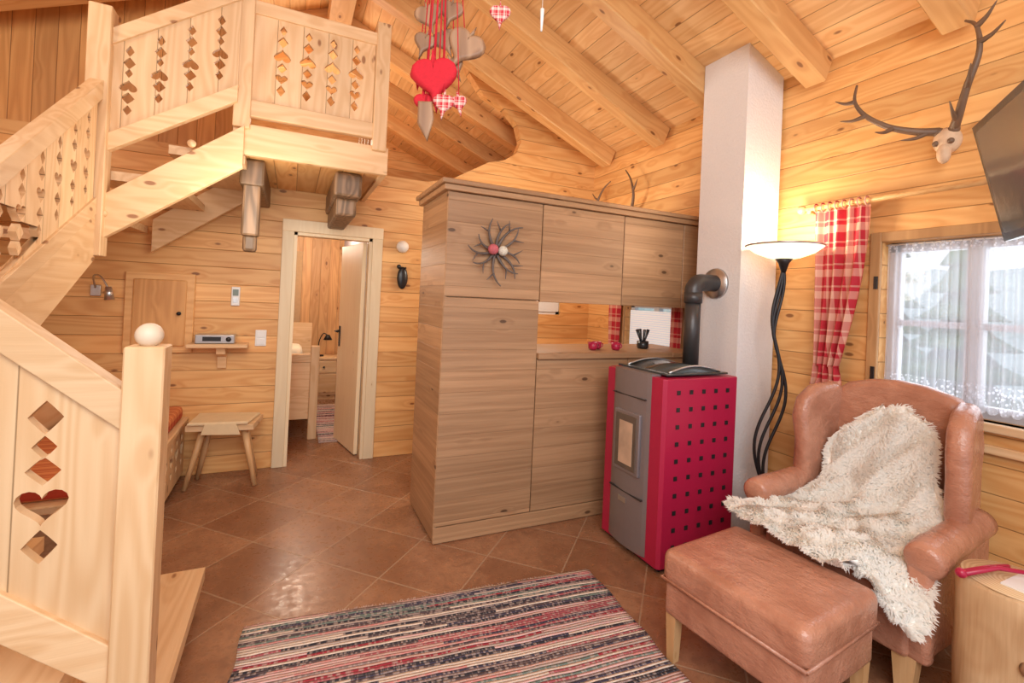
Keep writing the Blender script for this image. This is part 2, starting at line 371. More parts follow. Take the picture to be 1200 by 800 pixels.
ball('felt_ball_pink',(cx-.03,Y0-.05,cz+.005),.033,plain('pink_felt',(.5,.12,.14),.9,.5,90),sn); ball('felt_ball_white',(cx+.035,Y0-.05,cz),.031,plain('cream_pebbled_felt',(.7,.6,.5),.9,.6,110),sn)
lathe('mount',[(.04,0),(.04,.012)],(0,0,0),antg,sn).matrix_local=Matrix.Translation((cx,Y0-.003,cz))@Matrix.Rotation(math.pi/2,4,'X')
for i,(x,y) in enumerate(((2.0,2.85),(2.07,2.9),(2.19,2.83))):
    c_=E('red_cup'); lathe('bowl',[(.022,0),(.032,.01),(.036,.055),(.033,.055),(.028,.012),(.0,.012)],(x,y,1.131),stred,c_)
    sweep('handle',[(x+.034,y,1.175),(x+.055,y,1.17),(x+.052,y,1.15),(x+.032,y,1.145)],.004,stred,c_,6)
ut=E('utensil_pot'); lathe('pot',[(.035,0),(.045,.01),(.045,.06),(.04,.06),(.038,.01),(0,.01)],(2.52,2.92,1.131),black,ut)
for i in range(4):
    a=i*1.4; sweep('utensil_%d'%i,[(2.52,2.92,1.145),(2.52+.03*math.cos(a),2.92+.03*math.sin(a),1.22),(2.52+.05*math.cos(a),2.92+.05*math.sin(a),1.28)],[.006,.008,.014],black,ut,6)
kb=E('kitchen_counter'); box('units',(1.5,3.75,0),(2.88,BY-.01,.88),beamm,kb); box('top',(1.48,3.72,.88),(2.9,BY-.005,.92),cabm,kb,.004,1)
# ---------------------------------------------------------------- windows
def window(name,Wd):
    y0,y1,z0,z1=Wd; w=E(name)
    X=RX+.07
    fm=plain('window_grey_paint_'+name,(.50,.49,.50),.5,.03)
    for n_,a,b in(('stile_l',(X,y1-.055,z0),(X+.05,y1,z1)),('stile_r',(X,y0,z0),(X+.05,y0+.055,z1)),('rail_t',(X,y0,z1-.055),(X+.05,y1,z1)),('rail_b',(X,y0,z0),(X+.05,y1,z0+.06))):
        box(n_,a,b,fm,w,.004,1)
    ym=(y0+y1)/2
    box('mullion',(X-.005,ym-.035,z0),(X+.05,ym+.035,z1),fm,w,.004,1)
    zm=z0+(z1-z0)*.5
    box('glazing_bar',(X+.005,y0,zm-.016),(X+.045,y1,zm+.016),fm,w)
    box('pane',(X+.024,y0,z0),(X+.028,y1,z1),glass,w)
    dk=wood('window_casing_'+name,(.58,.33,.14),(.42,.22,.09),PK,'Z')
    t=.055
    box('casing_l',(RX-.02,y1,z0-.0),(RX+.0,y1+t,z1+t),dk,w,.004,1); box('casing_r',(RX-.02,y0-t,z0),(RX,y0,z1+t),dk,w,.004,1)
    box('casing_t',(RX-.02,y0,z1),(RX,y1,z1+t),dk,w,.004,1)
    return w
w1=window('window_1',W1); w2=window('window_2',W2)
box('window_sill',(RX-.04,W1[0]-.06,W1[2]-.04),(RX+.07,W1[1]+.0,W1[2]),stY,w1,.006,2)
box('sill_shelf_board',(RX-.03,.5,.86),(RX,1.5,.90),stY,w1,.004,1)
for z in(1.12,1.62): box('hinge_%d'%int(z*100),(RX-.028,W1[1]+.008,z),(RX-.02,W1[1]+.026,z+.07),iron,w1)
bl=E('pleated_window_blind'); box('blind',(RX+.04,W2[0]+.03,.97),(RX+.055,W2[1]-.03,1.42),blind,bl)
def cloth(name,ytop,ybot,zt,zb,x,amp,nf,mat,parent=None,ny=120,nz=24,scal=0.):
    V=[];F=[]
    for j in range(nz+1):
        t=j/nz; te=t**1.6
        a=ytop[0]+(ybot[0]-ytop[0])*te; b=ytop[1]+(ybot[1]-ytop[1])*te
        for i in range(ny+1):
            s_=i/ny; z=zt+(zb-zt)*t
            if scal and j==nz: z-=scal*abs(math.sin(s_*math.pi*nf))
            V.append((x+amp*math.sin(s_*2*math.pi*nf+.6*math.sin(t*3))*(.6+.4*t)+amp*.3*math.sin(s_*17+t*4), a+(b-a)*s_, z))
    for j in range(nz):
        for i in range(ny):
            k_=j*(ny+1)+i; F.append((k_,k_+1,k_+ny+2,k_+ny+1))
    return mk(name,V,F,mat,parent,True)
cr_=E('plaid_window_curtain'); cloth('cloth',(1.53,1.83),(1.665,1.81),2.09,1.16,RX-.075,.020,5,plaidm,cr_)
cloth('cloth_tail',(1.665,1.81),(1.64,1.83),1.16,1.04,RX-.075,.020,5,plaidm,cr_)
sweep('rod',[(RX-.09,1.90,2.11),(RX-.09,.55,2.11)],.014,beamm,cr_)
ball('finial',(RX-.09,1.91,2.11),.028,beamm,cr_)
for y in(1.86,.7): box('bracket',(RX-.10,y-.012,2.08),(RX,y+.012,2.10),beamm,cr_)
for i in range(8):
    y=1.54+.04*i
    ring=[(RX-.09+.024*math.cos(t),y,2.108+.024*math.sin(t)) for t in np.linspace(0,2*math.pi,13)]
    sweep('ring_%d'%i,ring,.004,plaidm,cr_,6)
sh=E('sheer_curtain'); cloth('left_half',(1.14,1.49),(1.14,1.49),1.87,1.05,RX+.035,.012,9,sheer,sh,scal=.02); cloth('right_half',(.77,1.14),(.77,1.14),1.87,1.05,RX+.035,.012,9,sheer,sh,scal=.02)
sweep('wire',[(RX+.035,1.5,1.865),(RX+.035,.76,1.865)],.004,white,sh,6)
kc=E('kitchen_plaid_curtain'); cloth('left',(3.70,3.88),(3.72,3.86),1.75,.93,RX-.06,.015,4,plaidm,kc); cloth('right',(2.90,3.02),(2.92,3.02),1.75,.93,RX-.06,.015,3,plaidm,kc); sweep('rod',[(RX-.06,3.93,1.76),(RX-.06,2.87,1.76)],.01,beamm,kc)
w3=E('window_3'); box('rail_top',(2.18,BY+.03,1.76),(2.6,BY+.07,1.8),white,w3); box('rail_bottom',(2.18,BY+.03,1.33),(2.6,BY+.07,1.37),white,w3); box('stile_l',(2.18,BY+.03,1.33),(2.22,BY+.07,1.8),white,w3); box('stile_r',(2.56,BY+.03,1.33),(2.6,BY+.07,1.8),white,w3); box('lace',(2.2,BY+.01,1.36),(2.58,BY+.014,1.78),white,w3)
# outside
hl=E('wooded_hillside')
V=[];F=[];n=28
for i in range(n):
    for j in range(n):
        y=-22+j*1.9; x=7+i*1.0; V.append((x,y,-2.2+i*.24+random.uniform(-.3,.3)))
for i in range(n-1):
    for j in range(n-1): F.append((i*n+j,i*n+j+1,(i+1)*n+j+1,(i+1)*n+j))
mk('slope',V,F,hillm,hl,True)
for ti,(x,y,hh) in enumerate(((10,3.9,4.6),(7.6,.0,4.6),(8.6,.9,4.0),(8.0,1.9,3.2),(13,6.5,6))):
    sweep('fir_%d_trunk'%ti,[(x,y,-2),(x,y,-2+hh*.9)],[.15,.04],antl,hl,8)
    for q in range(9):
        z=.7+q*hh*.10; r=1.5*(1-q/10.0); lathe('fir_%d_tier_%d'%(ti,q),[(r,z),(r*.55,z+hh*.05),(.02,z+hh*.16)],(x,y,-2),foliage,hl,11)

# ---------------------------------------------------------------- stairs
st=E('wooden_staircase')
R_=.1885
def tread(n,poly,z,mat): panel(n,poly,[],.05,(0,0,z-.025),(1,0,0),(0,1,0),mat,st)
yA=1.63
for i in range(3):
    x1=-.30-.223*i; x0=x1-.27 if i<2 else -.97-.0; yB=(2.52,2.22,2.18)[i]
    tread('tread_%d'%(i+1),[(x0,yA),(x1,yA),(x1,yB),(x0,yB)],R_*(i+1),stY)
    box('riser_%d'%(i+1),(x1-.05,yA,R_*i),(x1-.03,yB-.02,R_*(i+1)-.05),stY,st)
pv=(-.97,2.40); xl=-1.9; yb=1.55
def edge(a):
    dx,dy=-math.sin(a),-math.cos(a); ts=[]
    if dx<-1e-6: ts.append((xl-pv[0])/dx)
    if dy<-1e-6: ts.append((yb-pv[1])/dy)
    t=min(ts); return (pv[0]+dx*t,pv[1]+dy*t)
an=[0,math.radians(30),math.radians(60),math.radians(90)]
for i in range(3):
    a,b=edge(an[i]),edge(an[i+1]); poly=[pv,a]
    if abs(a[1]-yb)<1e-4 and abs(b[0]-xl)<1e-4: poly.append((xl,yb))
    poly.append(b); tread('winder_%d'%(i+1),poly,R_*(4+i),stY)
for i in range(3):
    y=2.40+.26*i; tread('tread_%d'%(7+i),[(xl,y-.02),(-.98,y-.02),(-.98,y+.28),(xl,y+.28)],R_*(7+i),stX)
tread('corner_tread',[(xl,3.17),(-.98,3.17),(-.98,4.3),(xl,4.3)],R_*10,stX)
for i in range(2):
    x=-.98+.33*i; tread('tread_%d'%(11+i),[(x-.02,3.27),(x+.36,3.27),(x+.36,4.25),(x-.02,4.25)],R_*(11+i),stY)
def quadXZ(n,x0,zb0,zt0,x1,zb1,zt1,y,th,mat,bev=0): return panel(n,[(x0,zb0),(x1,zb1),(x1,zt1),(x0,zt0)],[],th,(0,y,0),(1,0,0),(0,0,1),mat,st,bev)
def quadYZ(n,y0,zb0,zt0,y1,zb1,zt1,x,th,mat,bev=0): return panel(n,[(y0,zb0),(y1,zb1),(y1,zt1),(y0,zt0)],[],th,(x,0,0),(0,1,0),(0,0,1),mat,st,bev)
nx,ny_=-.345,1.58
box('newel_post',(nx-.045,ny_-.045,0),(nx+.045,ny_+.045,1.30),stZ,st,.004,1)
ball('newel_ball',(nx,ny_,1.328),.033,plain('pale_wood_ball',(.70,.58,.44),.5,.05),st)
box('corner_post_1',(-1.02,1.53,.5),(-.93,1.63,1.95),stZ,st,.004,1)
s1=.85; xr=nx-.045; 
def z1(x,z): return z+s1*(xr-x)
quadXZ('flight1_handrail',-.98,z1(-.98,1.085),z1(-.98,1.18),xr,1.085,1.18,1.58,.065,stX,.004)
quadXZ('flight1_bottom_rail',-.98,z1(-.98,.40),z1(-.98,.51),xr,.40,.51,1.58,.06,stX,.004)
holes=[]
for x in(-.545,-.83):
    dz=s1*(-.545-x)*.9
    holes+=[star(x,1.12+dz,.070,.085),star(x,1.045+dz,.050,.058),star(x,.985+dz,.070,.072),heart(x,.895+dz,.105,.090),star(x,.795+dz,.070,.085)]
panel('flight1_panel',[(-.98,z1(-.98,.50)),(xr,.50),(xr,1.09),(-.98,z1(-.98,1.09))],holes,.028,(0,1.58,0),(1,0,0),(0,0,1),wood('stair_boards_wide',SC,SD,SK,'Z','X',.30,groove=.008,var=.15,kr=.08),st)
quadXZ('flight1_stringer',-.98,.42,.66,-.30,0.0,.10,1.61,.03,stX)
quadYZ('flight2_handrail',1.6,1.30,1.38,3.18,2.44,2.53,-.97,.06,stY,.004)
quadYZ('flight2_bottom_rail',1.6,.98,1.06,3.18,1.83,1.91,-.97,.05,stY,.003)
hs=[]
for i in range(9):
    y=1.85+.15*i; c1=1.32+(y-1.6)*.73; c0=1.04+(y-1.6)*.535; m=(c0+c1)/2; H=(c1-c0)
    hs+=[star(y,m+H*.33,.04,.06),star(y,m+H*.19,.055,.065),heart(y,m+.0,.075,.065),star(y,m-H*.17,.055,.065),star(y,m-H*.31,.04,.055)]
panel('flight2_panel',[(1.65,1.0),(3.15,1.87),(3.15,2.46),(1.65,1.35)],hs,.025,(-.97,0,0),(0,1,0),(0,0,1),stbY,st)
quadYZ('flight2_stringer',2.0,.92,1.18,3.18,1.58,1.84,-.97,.045,stY,.003)
quadYZ('flight2_wall_stringer',2.0,.92,1.18,3.18,1.58,1.84,-1.9,.045,stY,.003)
box('corner_post_2',(-1.02,3.16,1.60),(-.92,3.26,2.92),stZ,st,.004,1)
quadXZ('flight3_stringer',-.93,1.70,1.93,-.30,2.18,2.42,3.23,.05,stX,.004)
quadXZ('flight3_wall_stringer',-.93,1.70,1.93,-.30,2.18,2.42,4.22,.05,stX,.004)
quadXZ('flight3_handrail',-.92,2.74,2.82,-.34,3.16,3.25,3.22,.06,stX,.003)
quadXZ('flight3_bottom_rail',-.92,2.17,2.26,-.34,2.56,2.65,3.22,.05,stX,.003)
hs=[]
for x in(-.85,-.715,-.575,-.435):
    m=2.50+(x+.92)*.70
    hs+=[star(x,m+.17,.04,.06),star(x,m+.105,.055,.065),star(x,m+.05,.035,.05),heart(x,m-.02,.08,.065,flip=True),star(x,m-.085,.06,.065),star(x,m-.15,.04,.055)]
panel('flight3_panel',[(-.92,2.22),(-.34,2.61),(-.34,3.2),(-.92,2.78)],hs,.025,(0,3.22,0),(1,0,0),(0,0,1),stbX,st)
box('landing_floor',(-.36,3.27,2.41),(.55,BY+.02,2.45),loftfl,st)
box('landing_fascia',(-.36,3.255,2.27),(.55,3.30,2.455),stX,st,.004,1)
box('landing_fascia_side',(.51,3.30,2.27),(.55,BY-.01,2.455),stY,st,.004,1)
box('landing_soffit',(-.33,3.30,2.29),(.52,BY-.01,2.31),loftfl,st)
box('balcony_post_left',(-.36,3.22,2.42),(-.27,3.31,3.60),stZ,st,.004,1); box('balcony_post_right',(.44,3.22,2.42),(.53,3.31,3.27),stZ,st,.004,1)
box('balcony_handrail',(-.28,3.235,3.12),(.45,3.30,3.20),stX,st,.004,1); box('balcony_bottom_rail',(-.28,3.24,2.50),(.45,3.295,2.60),stX,st,.004,1)
hs=[]
for x in(-.115,.03,.175,.32):
    m=2.86
    hs+=[star(x,m+.20,.04,.06),star(x,m+.13,.06,.07),heart(x,m+.045,.095,.08,flip=True),star(x,m-.03,.055,.065),heart(x,m-.10,.07,.06),star(x,m-.17,.05,.07)]
panel('balcony_panel',[(-.28,2.56),(.45,2.56),(.45,3.14),(-.28,3.14)],hs,.025,(0,3.265,0),(1,0,0),(0,0,1),stbX,st)
for p_ in((-.93,3.20,1.83),(-.55,3.20,2.27)): ball('peg',p_,.022,stZ,st)
box('balcony_side_rail',(.455,3.31,3.12),(.515,BY,3.20),stY,st,.004,1)
for j in range(5): box('balcony_side_baluster_%d'%j,(.47,3.48+.19*j,2.45),(.50,3.51+.19*j,3.13),stZ,st)
b1=E('old_beam_bracket'); box('beam',(-.33,3.42,2.12),(-.19,BY-.0,2.285),oldm,b1,.015,2); box('hanging_strut',(-.31,3.44,1.80),(-.21,3.55,2.14),oldm,b1,.015,2); box('strut_foot',(-.30,3.46,1.70),(-.22,3.54,1.81),oldm,b1,.02,2)
b2=E('old_beam_bracket'); box('beam',(.23,3.40,2.12),(.41,BY-.0,2.285),oldm,b2,.02,2); box('corbel',(.25,3.5,2.0),(.39,BY-.0,2.13),oldm,b2,.02,2); 
# bench
b=E('corner_bench')
panel('carved_front',[(2.75,.05),(4.28,.05),(4.28,.42),(2.75,.42)],sum([[heart(y,.26,.10,.09),star(y,.17,.05,.07),star(y,.35,.05,.06)] for y in np.arange(2.9,4.25,.16)],[]),.025,(-.70,0,0),(0,1,0),(0,0,1),stbY,b)
box('seat',(-1.35,2.75,.42),(-.67,BY-.01,.46),stY,b,.006,1); box('base_back',(-1.3,2.76,0),(-.78,BY-.02,.42),cabY,b); box('cushion',(-1.3,2.8,.46),(-.70,4.26,.56),cush,b,.03,3)
box('backrest',(-1.38,2.75,.46),(-1.33,BY-.01,.95),stY,b)
so=E('wooden_stool',(-.40,4.09,0),math.radians(-5))
panel('seat_board',[(-.22,-.13),(.20,-.15),(.22,.15),(-.20,.14)],[],.045,(0,0,.45),(1,0,0),(0,1,0),stX,so,.006)
panel('folded_cloth',[(-.20,-.15),(.16,-.16),(.20,.10),(.0,.13),(-.2,.14)],[],.024,(0,0,.486),(1,0,0),(0,1,0),plain('cream_cloth',(.75,.58,.35),.9,.08),so,.010)
panel('cloth_fall',[(-.12,-.06),(.12,-.07),(.09,.01),(-.10,.01)],[],.01,(.0,-.165,.475),(1,0,0),(0,0,1),plain('cream_cloth_edge',(.75,.58,.35),.9,.08),so,.003)
for i,(x,y) in enumerate(((-.16,-.08),(.16,-.08),(-.14,.09),(.14,.09))): sweep('leg_%d'%i,[(x*.8,y*.8,.44),(x*1.4,y*1.3,0.005)],[.024,.017],legw,so,10)
h=E('wall_hatch_door'); box('frame',(-1.10,BY-.035,.95),(-.67,BY,1.55),beamm,h,.005,1); box('leaf',(-1.05,BY-.05,1.0),(-.72,BY-.03,1.50),wood('hatch_leaf',(.68,.36,.13),(.50,.23,.07),PK,'Z'),h,.01,2); sweep('knob',[(-.76,BY-.05,1.25),(-.76,BY-.075,1.25)],.014,iron,h)
rl=E('wall_reading_lamp'); box('plate',(-1.30,BY-.02,1.36),(-1.24,BY,1.44),steel,rl,.004,1)
sweep('gooseneck',catmull([(-1.27,BY-.02,1.42),(-1.26,BY-.10,1.50),(-1.20,BY-.17,1.50),(-1.15,BY-.19,1.42)]),.006,steel,rl,8); sweep('head',[(-1.15,BY-.19,1.43),(-1.14,BY-.19,1.34)],[.018,.03],steel,rl,14)
sf=E('wall_shelf'); box('board',(-.69,BY-.18,1.0),(-.29,BY,1.03),stX,sf,.005,1); panel('bracket',[(0,0),(.15,0),(.13,-.05),(.05,-.08),(.03,-.17),(0,-.17)],[],.06,(-.47,BY,1.0),(0,-1,0),(0,0,1),stX,sf)
rd=E('radio'); box('body',(-.64,BY-.15,1.032),(-.38,BY-.02,1.10),steel,rd,.006,2); box('display',(-.59,BY-.153,1.052),(-.47,BY-.148,1.085),black,rd); sweep('dial',[(-.42,BY-.15,1.067),(-.42,BY-.165,1.067)],.018,black,rd,14)
tr_=E('wall_thermostat'); box('body',(-.43,BY-.025,1.32),(-.37,BY,1.47),white,tr_,.006,2); box('display',(-.42,BY-.028,1.40),(-.38,BY-.024,1.45),plain('lcd',(.2,.25,.22),.3),tr_); box('keys',(-.415,BY-.028,1.345),(-.385,BY-.024,1.385),steel,tr_)
ls=E('light_switch'); box('plate',(-.25,BY-.012,1.0),(-.17,BY,1.13),white,ls,.004,2); box('rocker_1',(-.24,BY-.016,1.07),(-.18,BY-.01,1.12),white,ls,.002,1); box('rocker_2',(-.24,BY-.016,1.01),(-.18,BY-.01,1.06),white,ls,.002,1)
wl=E('wall_lamp'); ball('globe',(.89,BY-.05,1.90),.055,plain('opal_globe',(.85,.82,.76),.3),wl); lathe('base',[(.045,0),(.045,.012)],(0,0,0),steel,wl).matrix_local=Matrix.Translation((.89,BY,1.9))@Matrix.Rotation(math.pi/2,4,'X')
fg=E('wall_figurine'); ball('body',(.905,BY-.03,1.62),.06,black,fg,(.8,.4,1.7)); ball('ear',(.87,BY-.03,1.72),.02,black,fg); sweep('peg',[(.92,BY,1.70),(.92,BY-.07,1.71)],.01,black,fg)
# bedroom
bd=E('bed',(.07,-.12,0))
box('footboard_post',(.13,5.15,0),(.21,5.23,.92),stZ,bd,.006,1); box('footboard',(-.8,5.17,.2),(.13,5.21,.78),stX,bd,.004,1); box('footboard_rail',(-.8,5.15,.76),(.13,5.23,.84),stX,bd,.004,1)
box('side_rail',(.15,5.2,.22),(.19,6.75,.40),stY,bd); box('headboard',(-.8,6.73,.2),(.19,6.78,1.05),stX,bd); box('mattress',(-.78,5.23,.35),(.14,6.72,.62),white,bd,.04,3); box('pillow',(-.6,6.2,.60),(.08,6.65,.80),plain('cream_pillow',(.78,.7,.55),.9,.05),bd,.07,4)
nsd=E('nightstand'); box('body',(.26,6.85,.06),(.62,7.18,.54),stX,nsd,.004,1); box('top',(.24,6.83,.54),(.64,7.19,.57),stX,nsd,.004,1); box('drawer',(.28,6.84,.36),(.60,6.85,.52),stX,nsd,.003,1); box('door_panel',(.28,6.84,.09),(.60,6.85,.34),stX,nsd,.003,1); ball('knob',(.44,6.83,.44),.013,iron,nsd); box('base',(.28,6.87,0),(.60,7.17,.06),stX,nsd)
bl2=E('bedside_lamp'); lathe('base',[(.06,0),(.06,.015),(.01,.02)],(.38,7.0,.571),iron,bl2); sweep('arm',catmull([(.38,7.0,.58),(.37,7.0,.75),(.42,6.98,.88),(.48,6.95,.86)]),.007,iron,bl2); lathe('shade',[(.02,.07),(.06,.0)],(.48,6.95,.80),iron,bl2)
box('bedroom_rug',(.30,4.9,0.001),(.62,6.5,.012),rugm); 
bc=E('bedroom_curtain'); box('cloth',(-.12,7.12,.9),(.12,7.16,2.0),plain('beige_curtain',(.5,.33,.18),.9,.1,30),bc)

# ---------------------------------------------------------------- stove
sv=E('pellet_stove')
X0,X1,YA,YB_,ZT=1.87,2.44,1.97,2.50,1.08
box('plinth',(X0+.03,YA+.03,0),(X1-.02,YB_-.02,.04),black,sv)
ch=.05
pl_=[(X0+.0,YA+.015),(X0+.015,YA),(X1-ch*.4,YA),(X1,YA+ch*.4),(X1,YB_-ch*.4),(X1-ch*.4,YB_),(X0+ch,YB_),(X0+.0,YB_-.03)]
panel('body',pl_,[],ZT-.04,(0,0,.03+(ZT-.04)/2),(1,0,0),(0,1,0),stred,sv,.004)
V=[];F=[];nn=14; ga,gb=YA+.10,YB_-.10
for j,z in enumerate((.05,ZT+.002)):
    for i in range(nn+1):
        t=i/nn; y=ga+t*(gb-ga); V.append((X0-.006-.028*math.sin(math.pi*t)**.7,y,z))
for i in range(nn): F.append((i,i+1,nn+2+i,nn+1+i))
V+= [(X0+.06,ga,.05),(X0+.06,gb,.05),(X0+.06,ga,ZT+.002),(X0+.06,gb,ZT+.002)]
b0=2*(nn+1)
F.append(tuple(range(nn+1))+(b0+1,b0)); F.append(tuple(range(nn+1,2*nn+2))+(b0+3,b0+2)); F.append((0,b0,b0+2,nn+1)); F.append((nn,b0+1,b0+3,2*nn+1))
mk('front_door',V,F,stgrey,sv,False)
ym=(ga+gb)/2
box('glass_surround',(X0-.040,ym-.115,.48),(X0-.02,ym+.115,.84),stgrey,sv,.006,2)
box('glass',(X0-.044,ym-.095,.50),(X0-.034,ym+.095,.82),stovew,sv,.004,1)
box('glass_reflection',(X0-.046,ym-.065,.53),(X0-.043,ym+.055,.78),brick_refl,sv)  # flame and brick reflection painted as a beige patch on the glass
box('door_seam_low',(X0-.034,YA+.12,.36),(X0-.020,YB_-.12,.366),black,sv); box('door_seam_high',(X0-.034,YA+.12,.93),(X0-.020,YB_-.12,.936),black,sv)
box('badge',(X0-.038,ym-.02,.30),(X0-.03,ym+.05,.33),steel,sv)
for i in range(10):
    for j in range(5):
        x=X0+.095+j*.095; z=.14+i*.095
        box('vent_hole_%d_%d'%(i,j),(x-.012,YA-.0075,z-.012),(x+.012,YA+.003,z+.012),black,sv)
box('lid',(X0+.05,YA+.04,ZT),(X1-.04,YB_-.05,ZT+.012),stglass,sv,.004,1)
V=[];F=[]
for i in range(13):
    t=i/12; x=X0+.09+t*(X1-X0-.17); zz=ZT+.01+.035*math.sin(math.pi*t)
    V+=[(x,YA+.07,zz),(x,YB_-.10,zz),(x,YA+.07,ZT+.008),(x,YB_-.10,ZT+.008)]
for i in range(12):
    a=i*4; F+=[(a,a+1,a+5,a+4),(a,a+4,a+6,a+2),(a+1,a+3,a+7,a+5)]
mk('hopper_lid',V,F,stglass,sv,True)
for yy in(YA+.07,YB_-.10): sweep('lid_trim',[(X0+.09+t*(X1-X0-.17),yy,ZT+.014+.035*math.sin(math.pi*t)) for t in np.linspace(0,1,13)],.006,steel,sv,8)
fl_=E('stove_flue_pipe')
sweep('riser',[(2.40,2.31,1.095),(2.40,2.31,1.56)],.05,flue,fl_,24)
sweep('elbow',catmull([(2.40,2.31,1.56),(2.405,2.31,1.60),(2.44,2.31,1.635),(2.50,2.31,1.64),(2.60,2.31,1.64)],5),.056,flue,fl_,24)
sweep('collar',[(2.40,2.31,1.50),(2.40,2.31,1.57)],.058,flue,fl_,24)
sweep('wall_rosette',[(2.585,2.31,1.64),(2.60,2.31,1.64)],[.10,.105],steel,fl_,28)
# ---------------------------------------------------------------- floor lamp
lp=E('floor_lamp'); lx,ly=2.69,1.89
lathe('base',[(.13,0),(.13,.02),(.04,.035),(.02,.05)],(lx-.06,ly+.03,0),iron,lp)
for i in range(3):
    P=[]
    for t in np.linspace(0,1,22):
        z=.04+t*1.70; off=.060*math.sin(t*2*math.pi*2.0+i*.5)*min(1,4*(1-t))*(1-.25*t)+(i-1)*.040*(1-t)**.5
        P.append((lx-.07+.07*t+off*.8,ly+.03-.03*t-off*.5,z))
    sweep('wavy_rod_%d'%i,catmull(P,3),.009,iron,lp,8)
lathe('bowl',[(.03,0),(.09,.012),(.16,.04),(.205,.075),(.213,.085),(.20,.083),(.155,.05),(.08,.022),(.0,.015)],(lx,ly,1.785),glow,lp,40)
lathe('bowl_holder',[(.012,-.08),(.03,-.02),(.05,.005)],(lx,ly,1.785),iron,lp)
lathe('rim',[(.213,.078),(.219,.083),(.213,.089)],(lx,ly,1.785),steel,lp,40)
# ---------------------------------------------------------------- armchair
th=math.radians(3); CO=(2.48,1.29,0)
ac=E('wingback_armchair',CO,math.pi+th)
box('seat_base',(-.30,-.31,.17),(.33,.31,.37),leather,ac,.025,4)
box('seat_cushion',(-.22,-.265,.345),(.36,.265,.475),leather,ac,.05,5)
o=[(-.24,.30),(.24,.30),(.262,.7),(.267,.92),(.255,1.02),(.20,1.075),(.10,1.105),(0,1.115),(-.10,1.105),(-.20,1.075),(-.255,1.02),(-.267,.92),(-.262,.7)]
lean=math.radians(6)
panel('backrest',o,[],.13,(-.19,0,0.0),(0,1,0),(-math.sin(lean),0,math.cos(lean)),leather,ac,.045,True)
panel('back_shell',o,[],.07,(-.235,0,-.0),(0,1,0),(-math.sin(lean),0,math.cos(lean)),leather,ac,.03,True)
for sd in(-1,1):
    w=[(-.31,.5),(-.10,.55),(-.04,.66),(-.045,.80),(-.02,.92),(-.04,1.00),(-.10,1.05),(-.22,1.07),(-.31,1.03),(-.31,.8)]
    ux=Vector((1,.20*sd,0)); q_='l' if sd>0 else 'r'
    panel('wing_'+q_,w,[],.085,(0,.325*sd,0.0),ux,(0,0,1),leather,ac,.035,True)
    box('arm_side_'+q_,(-.28,(.285 if sd>0 else -.355),.17),(.29,(.355 if sd>0 else -.285),.56),leather,ac,.03,4)
    P=[(-.24,.325*sd,.60),(0,.33*sd,.585),(.2,.335*sd,.57),(.29,.34*sd,.56),(.325,.34*sd,.555)]
    sweep('arm_roll_'+q_,catmull(P,4),[.06]*4+[.063]*4+[.068]*5+[.066,.062,.05,.02],leather,ac,20)
    box('arm_front_'+q_,(.255,(.285 if sd>0 else -.37),.17),(.315,(.37 if sd>0 else -.285),.56),leather,ac,.025,4)
    mk('front_leg_'+q_,[(.25,.25*sd,.18),(.31,.25*sd,.18),(.31,.33*sd,.18),(.25,.33*sd,.18),(.265,.265*sd,0),(.305,.265*sd,0),(.305,.315*sd,0),(.265,.315*sd,0)],[(0,1,2,3),(4,5,6,7),(0,1,5,4),(1,2,6,5),(2,3,7,6),(3,0,4,7)],legw,ac)
    mk('rear_leg_'+q_,[(-.29,.25*sd,.18),(-.23,.25*sd,.18),(-.23,.31*sd,.18),(-.29,.31*sd,.18),(-.34,.26*sd,0),(-.30,.26*sd,0),(-.30,.30*sd,0),(-.34,.30*sd,0)],[(0,1,2,3),(4,5,6,7),(0,1,5,4),(1,2,6,5),(2,3,7,6),(3,0,4,7)],legw,ac)
    box('stretcher_'+q_,(-.30,.275*sd-.012,.085),(.28,.275*sd+.012,.11),legw,ac,.003,1)
ot=E('leather_ottoman',(1.74,1.25,0),math.radians(6))
box('base',(-.24,-.28,.19),(.24,.28,.34),leather,ot,.015,3)
box('cushion',(-.255,-.295,.32),(.255,.295,.46),leather,ot,.04,6)
sweep('piping',[(-.25,-.29,.335),(.25,-.29,.335),(.25,.29,.335),(-.25,.29,.335),(-.25,-.29,.335)],.007,leather,ot,8)
for i,(x,y) in enumerate(((-.21,-.25),(.21,-.25),(-.21,.25),(.21,.25))):
    t=.024; u=.017
    mk('leg_%d'%i,[(x-t,y-t,.2),(x+t,y-t,.2),(x+t,y+t,.2),(x-t,y+t,.2),(x-u,y-u,0),(x+u,y-u,0),(x+u,y+u,0),(x-u,y+u,0)],[(0,1,2,3),(4,5,6,7),(0,1,5,4),(1,2,6,5),(2,3,7,6),(3,0,4,7)],legw,ot)
